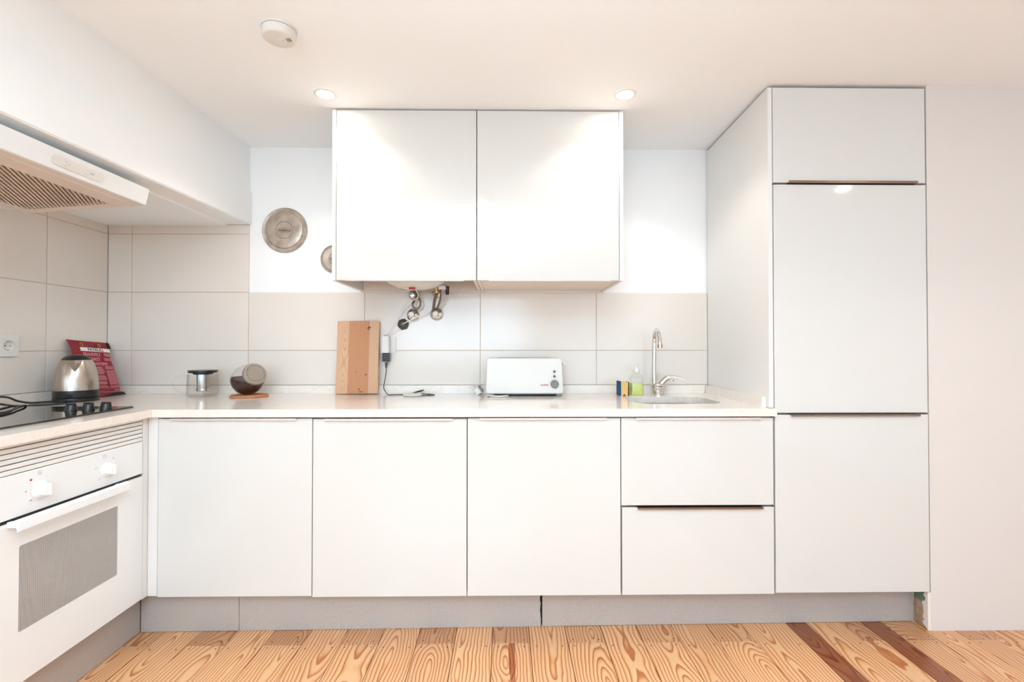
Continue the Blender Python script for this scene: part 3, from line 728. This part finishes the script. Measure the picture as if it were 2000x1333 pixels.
# ------------------------------------------------------------------ pot lids hung on the wall
def pot_lid(x, z, s, label):
    t = thing('pot_lid', label, 'lid', (x, YB+.008, z), 'old metal pot lids hung on the wall')
    y = YB+.0078
    pr = [(0, .010), (.36, .010), (.38, .013), (.40, .010), (.78, .012), (.81, .010), (.83, .005), (.93, .004), (.97, .007), (1.0, .004), (1.0, 0)]
    obj('disc', lathe([(r*s, h) for r, h in pr][::-1], 48, (x, y, z), (0, -1, 0)), 'pewter', t, smooth=True)
    k = s/.115
    obj('handle', tube([(x-.030*k, y-.010, z-.001), (x-.020*k, y-.022, z+.001), (x, y-.027, z+.002), (x+.020*k, y-.022, z), (x+.030*k, y-.010, z-.003)], .0045*k, 8, flat=1.3), 'pewter', t, smooth=True)
    return t
pot_lid(-1.141, 1.714, .1165, 'large dented metal pot lid hanging on the white wall')
pot_lid(-.884, 1.566, .073, 'small shiny metal pot lid half hidden by the wall cabinet')

# ------------------------------------------------------------------ ceiling lights and detector
def spot(x, y, label, e, front=True):
    t = thing('recessed_spotlight', label, 'light', (x, y, ZC), 'recessed ceiling spotlights')
    obj('trim_ring', lathe([(.032, -.0015), (.036, -.004), (.044, -.003), (.046, -.0002)], 36, (x, y, ZC)), 'white_plastic', t, smooth=True)
    obj('lens', lathe([(0, -.0012), (.034, -.0012)], 32, (x, y, ZC)), 'lamp_glow', t)
    l = light('lamp', 'SPOT', (0, 0, -.012), (0, 0, 0), e, (1, .95, .88), spot_size=R(128), spot_blend=.35, shadow_soft_size=.03)
    l.parent = t
spot(*SPOTS_FRONT[0], 'lit recessed spotlight above the left end of the wall cabinets', 9)
spot(*SPOTS_FRONT[1], 'lit recessed spotlight above the right end of the wall cabinets', 9)
for (x, y, wh_) in SPOTS_ROOM: spot(x, y, wh_+' of the three recessed spotlights in the ceiling above the camera', 8, False)
sd = thing('smoke_detector', 'round white smoke detector on the ceiling at upper left', 'detector', (-.735, 1.555, ZC))
obj('base_plate', lathe([(.054, -.0002), (.054, -.008), (.050, -.009)], 40, (-.735, 1.555, ZC)), 'white_plastic', sd, smooth=True)
obj('housing', lathe([(.0525, -.010), (.0525, -.026), (.049, -.034), (.043, -.037), (0, -.039)], 40, (-.735, 1.555, ZC)), 'white_plastic', sd, smooth=True)
obj('button', lathe([(.019, -.0385), (.018, -.0405), (0, -.041)], 24, (-.728, 1.562, ZC)), 'white_plastic', sd, smooth=True)
bm = bmesh.new()
for k in range(3): box(-.708+k*.0055, -.7065+k*.0055, 1.545, 1.560, ZC-.0400, ZC-.0365, bm=bm)
obj('vent_slots', bm, 'mid_grey', sd)
obj('indicator', lathe([(.0022, -.039), (0, -.0425)], 10, (-.722, 1.552, ZC)), 'mid_grey', sd)

# ------------------------------------------------------------------ kettle, its cable, fire blanket
KX, KY = -1.893, 2.143
kt = thing('kettle', 'brushed steel kettle with black base and lid beside the cooktop', 'kettle', (KX, KY, W))
obj('power_base', lathe([(.079, 0), (.080, .004), (.079, .016), (.074, .018), (0, .018)], 48, (KX, KY, W+.0003)), 'black_plastic', kt, smooth=True)
obj('lower_band', lathe([(0, .019), (.0775, .019), (.079, .022), (.0785, .049), (.077, .050)], 48, (KX, KY, W)), 'black_plastic', kt, smooth=True)
body = [(.0775, .050), (.0775, .062), (.0765, .085), (.074, .110), (.0700, .133), (.064, .155), (.0575, .172), (.0530, .1815)]
obj('body', lathe(body, 48, (KX, KY, W)), 'brushed_steel', kt, smooth=True)
obj('lid', lathe([(.0528, .181), (.050, .186), (.042, .195), (.030, .2015), (.015, .2045), (0, .205)], 40, (KX, KY, W)), 'black_plastic', kt, smooth=True)
def spout():
    own = bmesh.new(); d = Vector((.60, -.80, 0)).normalized(); s = Vector((-d.y, d.x, 0)); c = Vector((KX, KY, W))
    rows = []
    for h, out, wd, rr in ((.1815, .026, .024, .050), (.168, .021, .020, .0565), (.150, .013, .012, .064), (.134, .004, .004, .0688)):
        rows.append([own.verts.new(c+d*rr+s*-wd+Vector((0, 0, h))), own.verts.new(c+d*(rr+out)+Vector((0, 0, h))), own.verts.new(c+d*rr+s*wd+Vector((0, 0, h)))])
    for a, b in zip(rows, rows[1:]):
        for k in (0, 1): own.faces.new((a[k], a[k+1], b[k+1], b[k]))
    own.faces.new(rows[0]); own.faces.new(rows[-1]); return own
obj('spout', spout(), 'brushed_steel', kt)
d = Vector((-.66, .75, 0)); c = Vector((KX, KY, W))
obj('handle', tube([c+d*.035+Vector((0, 0, .192)), c+d*.075+Vector((0, 0, .188)), c+d*.112+Vector((0, 0, .165)), c+d*.116+Vector((0, 0, .11)), c+d*.100+Vector((0, 0, .06)), c+d*.076+Vector((0, 0, .04))], .0095, 10), 'black_plastic', kt, smooth=True)
zc = W+.0046
tag(obj('power_cable', tube([(KX-.035, KY-.066, zc), (-1.955, 2.065, zc), (-1.985, 2.03, zc+.001), (-1.992, 1.985, zc+.014), (-1.988, 1.951, zc+.030), (-1.985, 1.915, zc+.038), (-1.983, 1.865, zc+.038), (-1.978, 1.80, zc+.026), (-1.965, 1.74, zc+.010), (-1.94, 1.69, zc+.0075), (-1.90, 1.66, zc+.0075)], .0042, 8), 'black_plastic', origin=(-1.95, 1.9, W), smooth=True),
    'black kettle cable, upper strand arching along the wall behind the cooktop', 'cable')
tag(obj('power_cable', tube([(KX+.012, KY-.080, zc), (-1.825, 2.01, zc), (-1.865, 1.965, zc), (-1.905, 1.930, zc), (-1.935, 1.915, zc+.002), (-1.962, 1.89, zc+.012), (-1.968, 1.84, zc+.012), (-1.955, 1.79, zc+.0075)], .0042, 8), 'black_plastic', origin=(-1.9, 1.9, W), smooth=True),
    'black cable, lower strand running from the kettle base along the rear of the cooktop', 'cable')
tag(obj('power_cable', tube([(-1.925, 1.945, zc), (-1.890, 1.918, zc+.002), (-1.861, 1.880, zc+.0075), (-1.815, 1.810, zc+.0075), (-1.765, 1.738, zc+.0075), (-1.735, 1.665, zc+.0075), (-1.745, 1.60, zc+.0075), (-1.79, 1.54, zc+.0075)], .0042, 8), 'black_plastic', origin=(-1.8, 1.8, W), smooth=True),
    'black cable end curling forward onto the glass at the left edge of the photo', 'cable')

fb = thing('fire_blanket_pouch', 'dark red fire blanket pouch with pink printing leaning behind the kettle', 'pouch', (-1.925, 2.225, W+.006))
v = Vector((-.102, .022, .272)); vl = v.length; v.normalize(); u = Vector((0, 1, 0)); u = (u-v*u.dot(v)).normalized(); n = u.cross(v)
fb.matrix_world = Matrix.Translation(fb.location) @ Matrix((u, v, n)).transposed().to_4x4()
BW, BH = .205, .285
def pouch():
    own = bmesh.new(); nu, nv = 14, 18; g = {}
    for s in (1, -1):
        for i in range(nu+1):
            for j in range(nv+1):
                a, b = i/nu, j/nv
                x = a*BW; y = b*BH
                t = max(0, (1-abs(2*a-1)**4))*max(0, (1-abs(2*b-.94)**5)) if b < .97 else 0
                bul = .011*t + .0012
                if b > .84: bul = .0016+.004*(1-b)
                flare = .010*(1-min(1, (1-b)/.10)) - .012*(1 if False else 0)
                x = x-(.5-a)*2*flare
                y = y + (.012*(a-.35)*(1-b)**3)
                g[s, i, j] = own.verts.new((x, y, s*bul+.0018*math.sin(9*b+5*a)))
    for s in (1, -1):
        for i in range(nu):
            for j in range(nv): own.faces.new((g[s, i, j], g[s, i+1, j], g[s, i+1, j+1], g[s, i, j+1]))
    for i in range(nu):
        own.faces.new((g[1, i, 0], g[1, i+1, 0], g[-1, i+1, 0], g[-1, i, 0])); own.faces.new((g[1, i, nv], g[1, i+1, nv], g[-1, i+1, nv], g[-1, i, nv]))
    for j in range(nv):
        own.faces.new((g[1, 0, j], g[1, 0, j+1], g[-1, 0, j+1], g[-1, 0, j])); own.faces.new((g[1, nu, j], g[1, nu, j+1], g[-1, nu, j+1], g[-1, nu, j]))
    return own
obj('pouch_body', pouch(), 'red_pouch', fb, smooth=True, local=True)
zt = .0150
obj('header_band', box(.035, .198, .228, .247, .0118, .0126), 'pouch_white', fb, local=True)
text('PATRULL', .019, 'pouch_black', fb, (.118, .2312, .0128), (0, 0, 0), 'CENTER', sx=1.15, offset=.0004)
for s, x, y, sz in (('BRANDFILT', .038, .204, .023), ('FIRE', .152, .205, .023), ('BLANKET', .046, .180, .023), ('DECKE', .146, .181, .0195), ('BRANDTEPPE', .062, .157, .020)):
    text(s, sz, 'pouch_pink', fb, (x, y, zt), (0, 0, 0), sx=.80, offset=.0005)
bm = bmesh.new(); random.seed(11)
for col, (x0, x1) in enumerate(((.075, .132), (.138, .196))):
    y = .149 if col == 0 else .153
    while y > .045:
        box(x0, x1-random.uniform(0, .015), y-.0022, y, zt-.001, zt, bm=bm); y -= .0044 if random.random() < .82 else .009
box(.05, .196, .039, .0405, zt-.001, zt, bm=bm); box(.05, .196, .020, .0215, zt-.003, zt-.002, bm=bm)
for k in range(3): box(.155, .194, .034-.004*k-.0012, .034-.004*k, zt-.002, zt-.001, bm=bm)
obj('printed_lines', bm, 'pouch_pink', fb, local=True)
for x in (.055, .150):
    obj('eyelet', lathe([(.0055, .0035), (.0085, .0035), (.0085, .0065), (.0055, .0065), (.0055, .0035)], 20, (x, .265, 0)), 'brass', fb, smooth=True, local=True)
obj('black_corner', prism([(BW-.004, BH-.045), (BW+.012, BH-.030), (BW+.010, BH-.004), (BW-.006, BH)], -.004, .006, bev=.001), 'pouch_black', fb, local=True)
obj('black_hem', prism([(.085, -.001), (BW+.024, -.004), (BW+.004, .020), (BW-.03, .022), (BW-.07, .014)], .001, .0125, bev=.001), 'pouch_black', fb, local=True)

# ------------------------------------------------------------------ glass teapot
TX, TY = -1.466, 2.345
tp = thing('glass_teapot', 'clear glass teapot with steel infuser and flat black lid', 'teapot', (TX, TY, W))
ro = .068
prof = [(0, .002), (.060, .002), (.066, .006), (ro, .014), (ro*.985, .06), (ro*.95, .108), (ro*.93, .108), (ro*.965, .06), (ro*.96, .015), (.058, .008), (0, .007)]
obj('body', lathe(prof, 48, (TX, TY, W)), 'clear_glass', tp, smooth=True)
hd = Vector((-.85, -.53, 0)); c = Vector((TX, TY, W))
obj('handle', tube([c+hd*.064+Vector((0, 0, .098)), c+hd*.085+Vector((0, 0, .102)), c+hd*.108+Vector((0, 0, .088)), c+hd*.118+Vector((0, 0, .060)), c+hd*.102+Vector((0, 0, .032)), c+hd*.064+Vector((0, 0, .018))], .0048, 10), 'clear_glass', tp, smooth=True)
lid = obj('lid', lathe([(0, .126), (.03, .1265), (.064, .126), (.0645, .122), (.045, .1215), (.045, .1195), (.062, .119), (.062, .1145), (.042, .112), (.041, .106), (0, .106)], 48, (TX, TY, W)), 'black_plastic', tp, smooth=True)
obj('infuser', lathe([(.0275, .112), (.028, .108), (.0265, .030), (.025, .024), (0, .022)], 36, (TX, TY, W)), 'steel', tp, smooth=True)
obj('infuser_rim', lathe([(.0275, .034), (.0290, .036), (.0290, .030), (.0265, .028)], 36, (TX, TY, W)), 'chrome', tp, smooth=True)

# ------------------------------------------------------------------ cork mat and coffee jar
CX, CY = -1.226, 2.315
tag(obj('cork_mat', lathe([(0, 0), (.080, 0), (.083, .003), (.082, .0085), (.080, .010), (0, .010)], 48, (CX, CY, W+.0003)), 'cork', origin=(CX, CY, W), smooth=True),
    'round cork mat under the glass coffee jar', 'mat')
ax = Vector((.74, -.57, .39)).normalized()
JC = Vector((-1.236, 2.320, W+.0105+.0715))
jar = thing('coffee_jar', 'tilted glass jar half full of ground coffee on the cork mat', 'jar', tuple(JC))
jp = [(0, -.060), (.046, -.060), (.058, -.054), (.071, -.030), (.074, -.005), (.070, .022), (.060, .042), (.050, .054), (.048, .066)]
ji = [(r*.955, h*.955) for r, h in jp]
ob = obj('body', lathe(jp, 14, tuple(JC), tuple(ax)), 'clear_glass', jar, smooth=False)
def coffee_bm():
    bm = lathe([(0, -.057)]+ji[1:]+[(0, .063)], 28, tuple(JC), tuple(ax))
    pl = JC+Vector((0, 0, .004)); nrm = Vector((.12, -.10, 1)).normalized()
    g = bmesh.ops.bisect_plane(bm, geom=bm.verts[:]+bm.edges[:]+bm.faces[:], plane_co=pl, plane_no=nrm, clear_outer=True)
    ed = [e for e in g['geom_cut'] if isinstance(e, bmesh.types.BMEdge)]
    f = bmesh.ops.contextual_create(bm, geom=ed)
    return bm
obj('ground_coffee', coffee_bm(), 'coffee', jar, smooth=True)
lc_ = JC
obj('lid', lathe([(0, .060), (.0515, .060), (.0525, .064), (.0525, .078), (.050, .081), (.043, .0812), (.041, .0775), (.0375, .0772), (.0360, .0800), (.0330, .0800), (.0315, .0782), (0, .0782)], 48, tuple(lc_), tuple(ax)), 'jar_lid_metal', jar, smooth=True)

# ------------------------------------------------------------------ chopping board
cb = thing('chopping_board', 'wooden chopping board of three glued staves leaning against the tiles', 'chopping board', (-.748, 2.416, W+.0026))
cb.rotation_euler = (R(-7.2), 0, 0)
HB, WBd = .371, .2115
xs = [-WBd/2, -WBd/2+.0605, -WBd/2+.163, WBd/2]
def stave(x0, x1, m, hole=None):
    if hole: bm = prism([(x0, 0), (x1, 0), (x1, HB-.004), (x1-.004, HB), (x0, HB)], 0, .018, 'y', holes=[hole])
    else: bm = box(x0, x1, 0, .018, 0, HB, bev=.0006)
    # grain runs along local Y of the wood shader: build lying down, then stand the piece up
    bmesh.ops.rotate(bm, verts=bm.verts, cent=(0, 0, 0), matrix=Matrix.Rotation(R(-90), 3, 'X'))
    cx = (x0+x1)/2
    bmesh.ops.translate(bm, verts=bm.verts, vec=(-cx, 0, 0))
    o = obj('stave', bm, m, cb, local=True); o.rotation_euler = (R(90), 0, 0); o.location = (cx, 0, 0)
    return o
stave(xs[0], xs[1]-.0002, 'board_light')
hz, hr = HB-.040, .0105
def arc(x, s_): return [(x-s_*hr*math.sin(R(18*k)), hz-hr*math.cos(R(18*k))) for k in range(11)]
mid = [(xs[1]+.0001, 0), (xs[2]-.0001, 0)] + arc(xs[2]-.0001, 1) + [(xs[2]-.0001, HB), (xs[1]+.0001, HB)]
rgt = [(xs[2]+.0001, 0), (xs[3], 0), (xs[3], HB-.004), (xs[3]-.004, HB), (xs[2]+.0001, HB)] + arc(xs[2]+.0001, -1)[::-1]
def stave_poly(poly, m):
    bm = prism(poly, 0, .018, 'y'); cx = sum(p[0] for p in poly)/len(poly)
    bmesh.ops.rotate(bm, verts=bm.verts, cent=(0, 0, 0), matrix=Matrix.Rotation(R(-90), 3, 'X'))
    bmesh.ops.translate(bm, verts=bm.verts, vec=(-cx, 0, 0))
    o = obj('stave', bm, m, cb, local=True); o.rotation_euler = (R(90), 0, 0); o.location = (cx, 0, 0)
stave_poly(mid, 'board_mid'); stave_poly(rgt, 'board_light')
for kx, kz, kr, kh in ((-.004, .108, .0030, .0036), (.045, .095, .0058, .0048), (.012, .022, .0045, .0060), (.022, .009, .012, .0035)):
    k = obj('knot', lathe([(1, -.0002), (.8, .0002), (0, .0003)], 14, (0, 0, 0), (0, -1, 0)), 'knot_wood', cb, local=True)
    k.scale = (kr, 1, kh); k.location = (kx, 0, kz)
cb.rotation_euler = (R(-7.2), R(-.7), 0); cb.location.z += .0012

# ------------------------------------------------------------------ toaster, plug, disc
to = thing('toaster', 'white long-slot toaster with a grey dial standing against the tiles', 'toaster', (.09, 2.38, W))
TY0, TY1 = 2.312, 2.452
def shell():
    bm = prism(rrect(-.186, .186, 0, .171, .014, 5), TY0, TY1, 'y')
    for v_ in bm.verts:
        if v_.co.z > .08: v_.co.x *= .975
    for v_ in bm.verts:
        v_.co.x += .0905; v_.co.z += .885
        if v_.co.y < 2.35 and v_.co.z > .97: v_.co.y += .010
    bmesh.ops.bevel(bm, geom=[e for e in bm.edges if e.is_manifold and e.calc_face_angle(0) > 1.0], offset=.004, segments=3, affect='EDGES')
    return bm
obj('shell', shell(), 'white_plastic', to, smooth=True)
obj('slot', box(-.04, .22, 2.375, 2.400, 1.0555, 1.0568), 'gap_dark', to)
obj('base', box(-.082, .262, TY0+.012, TY1-.01, W+.006, .886), 'black_plastic', to)
for x in (-.085, .245):
    for y in (TY0+.004, TY1-.03): obj('foot', box(x, x+.028, y, y+.022, W+.0003, .886, bev=.002), 'mid_grey', to)
def tz(z): return TY0+.0 + (.0 if z < .95 else 0)
dl = obj('dial', lathe([(.0195, 0), (.0195, .009), (.017, .012), (0, .0125)], 36, (.2365, TY0, .9315), (0, -1, 0)), 'mid_grey', to, smooth=True)
obj('pointer', box(.2285, .2310, TY0-.0135, TY0-.012, .938, .945), 'dark_grey', dl)
for z in (.9685, .9915): obj('button', lathe([(.0056, -.012), (.0056, .006), (.005, .007), (0, .0072)], 20, (.2355, TY0+.003, z), (0, -1, 0)), 'dark_grey', to, smooth=True)
obj('lever', box(.281, .297, 2.365, 2.39, 1.02, 1.032, bev=.003), 'white_plastic', to)
text('FLAMA', .0125, 'red_text', to, Vector((.188, TY0-.0002, .9225))-Vector((.09, 2.38, W)), (R(90), 0, 0), 'CENTER')
pg = thing('mains_plug', 'white mains plug lying against the left side of the toaster', 'plug', (-.145, 2.40, W))
def rotbox(x0, x1, y0, y1, z0, z1, bev, ang_, c):
    bm = box(x0, x1, y0, y1, z0, z1, bev=bev); bmesh.ops.rotate(bm, verts=bm.verts, cent=(0, 0, 0), matrix=Matrix.Rotation(R(ang_), 3, 'Y'))
    bmesh.ops.translate(bm, verts=bm.verts, vec=c); return bm
pc = Vector((-.137, 2.405, W+.0205))
obj('plug_body', rotbox(-.018, .010, -.015, .015, -.017, .017, .003, -35, pc), 'white_plastic', pg)
obj('collar', rotbox(.0105, .022, -.017, .017, -.0185, .0185, .003, -35, pc), 'mid_grey', pg)
bm = tube([pc+Vector((-.016, -.006, -.004)), pc+Vector((-.046, -.006, .020))], .0023, 8); tube([pc+Vector((-.010, .008, .010)), pc+Vector((-.034, .008, .030))], .0023, 8, bm=bm)
obj('pins', bm, 'chrome', pg)
tag(obj('toaster_cable', tube([pc+Vector((.017, 0, .013)), pc+Vector((.030, .010, .025)), (-.098, 2.435, .93), (-.094, 2.458, .92), (-.05, 2.460, .905)], .003, 8), 'cable_white', origin=(-.1, 2.43, .9), smooth=True),
    'short white cable from the mains plug to behind the toaster', 'cable')
tag(obj('cable_loop', tube([(-.088, 2.318, W+.0075), (-.075, 2.292, W+.006), (-.040, 2.280, W+.004), (-.002, 2.286, W+.005), (.012, 2.312, W+.0035)], .0035, 10), 'white_plastic', origin=(-.04, 2.29, W), smooth=True),
    'white cable bend poking out from under the toaster front', 'cable')

# ------------------------------------------------------------------ tap, soap, sponge
fx, fy = .768, 2.405
tap = thing('kitchen_tap', 'chrome swan-neck kitchen tap with side lever behind the sink', 'tap', (fx, fy, W))
obj('body', lathe([(.023, 0), (.024, .003), (.0225, .008), (.027, .028), (.035, .046), (.034, .050), (.026, .056), (.012, .059), (0, .059)], 36, (fx, fy, W+.0003), sx=1.12), 'chrome', tap, smooth=True)
obj('spout', tube([(.745, 2.40, .915), (.745, 2.40, 1.0), (.746, 2.40, 1.09), (.746, 2.398, 1.14), (.744, 2.385, 1.172), (.741, 2.355, 1.191), (.737, 2.320, 1.190), (.734, 2.290, 1.170), (.733, 2.272, 1.138), (.732, 2.265, 1.112)], .0105, 16, 6), 'chrome', tap, smooth=True)
obj('aerator', lathe([(.0118, 0), (.0122, .014), (.0105, .016)], 20, (.732, 2.265, 1.106)), 'steel', tap, smooth=True)
lev = obj('lever_housing', tube([(.774, 2.40, .915), (.792, 2.395, .937), (.808, 2.39, .953), (.822, 2.385, .957)], lambda t_: .0185-.004*t_, 16), 'chrome', tap, smooth=True)
obj('lever_handle', tube([(.818, 2.386, .962), (.840, 2.38, .963), (.862, 2.37, .958), (.884, 2.36, .949)], lambda t_: .0085-.0065*t_, 12, flat=.5), 'chrome', lev, smooth=True)
obj('marker', lathe([(.0035, 0), (0, .001)], 10, (.832, 2.371, .945), (.3, -1, 0)), 'red_label', lev)

sb = thing('soap_bottle', 'clear squeeze bottle with yellow-green dish soap next to the sponge', 'bottle', (.652, 2.385, W))
bx0, bx1, by0, by1 = .621, .684, 2.365, 2.405
def bottle(e, z0, z1, shoulder):
    own = bmesh.new(); loops = []
    levels = [(z0, 1.0), (z1, 1.0)]
    if shoulder: levels += [(z1+.014, .86), (z1+.026, .42), (z1+.034, .36)]
    for z, k in levels:
        cx, cy = (bx0+bx1)/2, (by0+by1)/2; hx, hy = ((bx1-bx0)/2-e)*k, ((by1-by0)/2-e)*k
        loops.append([own.verts.new((x, y, z)) for x, y in rrect(cx-hx, cx+hx, cy-hy, cy+hy, min(hx, hy)*.45, 4)])
    for a, b in zip(loops, loops[1:]):
        m_ = len(a)
        for k in range(m_): own.faces.new((a[k], a[(k+1) % m_], b[(k+1) % m_], b[k]))
    own.faces.new(loops[0]); own.faces.new(loops[-1]); return own
obj('bottle_body', bottle(0, W+.0005, W+.080, True), 'bottle_plastic', sb, smooth=True)
obj('liquid_soap', bottle(.0015, W+.0015, W+.058, False), 'soap', sb)
obj('cap', lathe([(.0155, .112), (.0155, .122), (.010, .132), (.0045, .136), (.0035, .148), (.0055, .150), (.0055, .156), (0, .158)], 28, ((bx0+bx1)/2, (by0+by1)/2, W)), 'white_plastic', sb, smooth=True)

sp = thing('sponge', 'yellow kitchen sponge with blue and dark green scouring faces, standing upright', 'sponge', (.582, 2.36, W))
sx0 = .552; sy0, sy1 = 2.335, 2.385
poly = [(sx0+.0115, W+.0005), (sx0+.021, W+.0005), (sx0+.0245, W+.007), (sx0+.030, W+.008), (sx0+.034, W+.0005), (sx0+.0445, W+.0005), (sx0+.045, W+.030), (sx0+.0465, W+.066), (sx0+.033, W+.067), (sx0+.018, W+.065), (sx0+.0115, W+.067)]
obj('foam', prism(poly, sy0, sy1, 'y', bev=.0008), 'sponge_foam', sp)
obj('scouring_face', box(sx0, sx0+.0112, sy0-.002, sy1, W+.001, W+.071, bev=.002), 'sponge_blue', sp)['label'] = 'dark blue scouring face'
obj('scouring_face', box(sx0+.0462, sx0+.0515, sy0, sy1, W+.0005, W+.067, bev=.001), 'sponge_green', sp)['label'] = 'dark green scouring face'
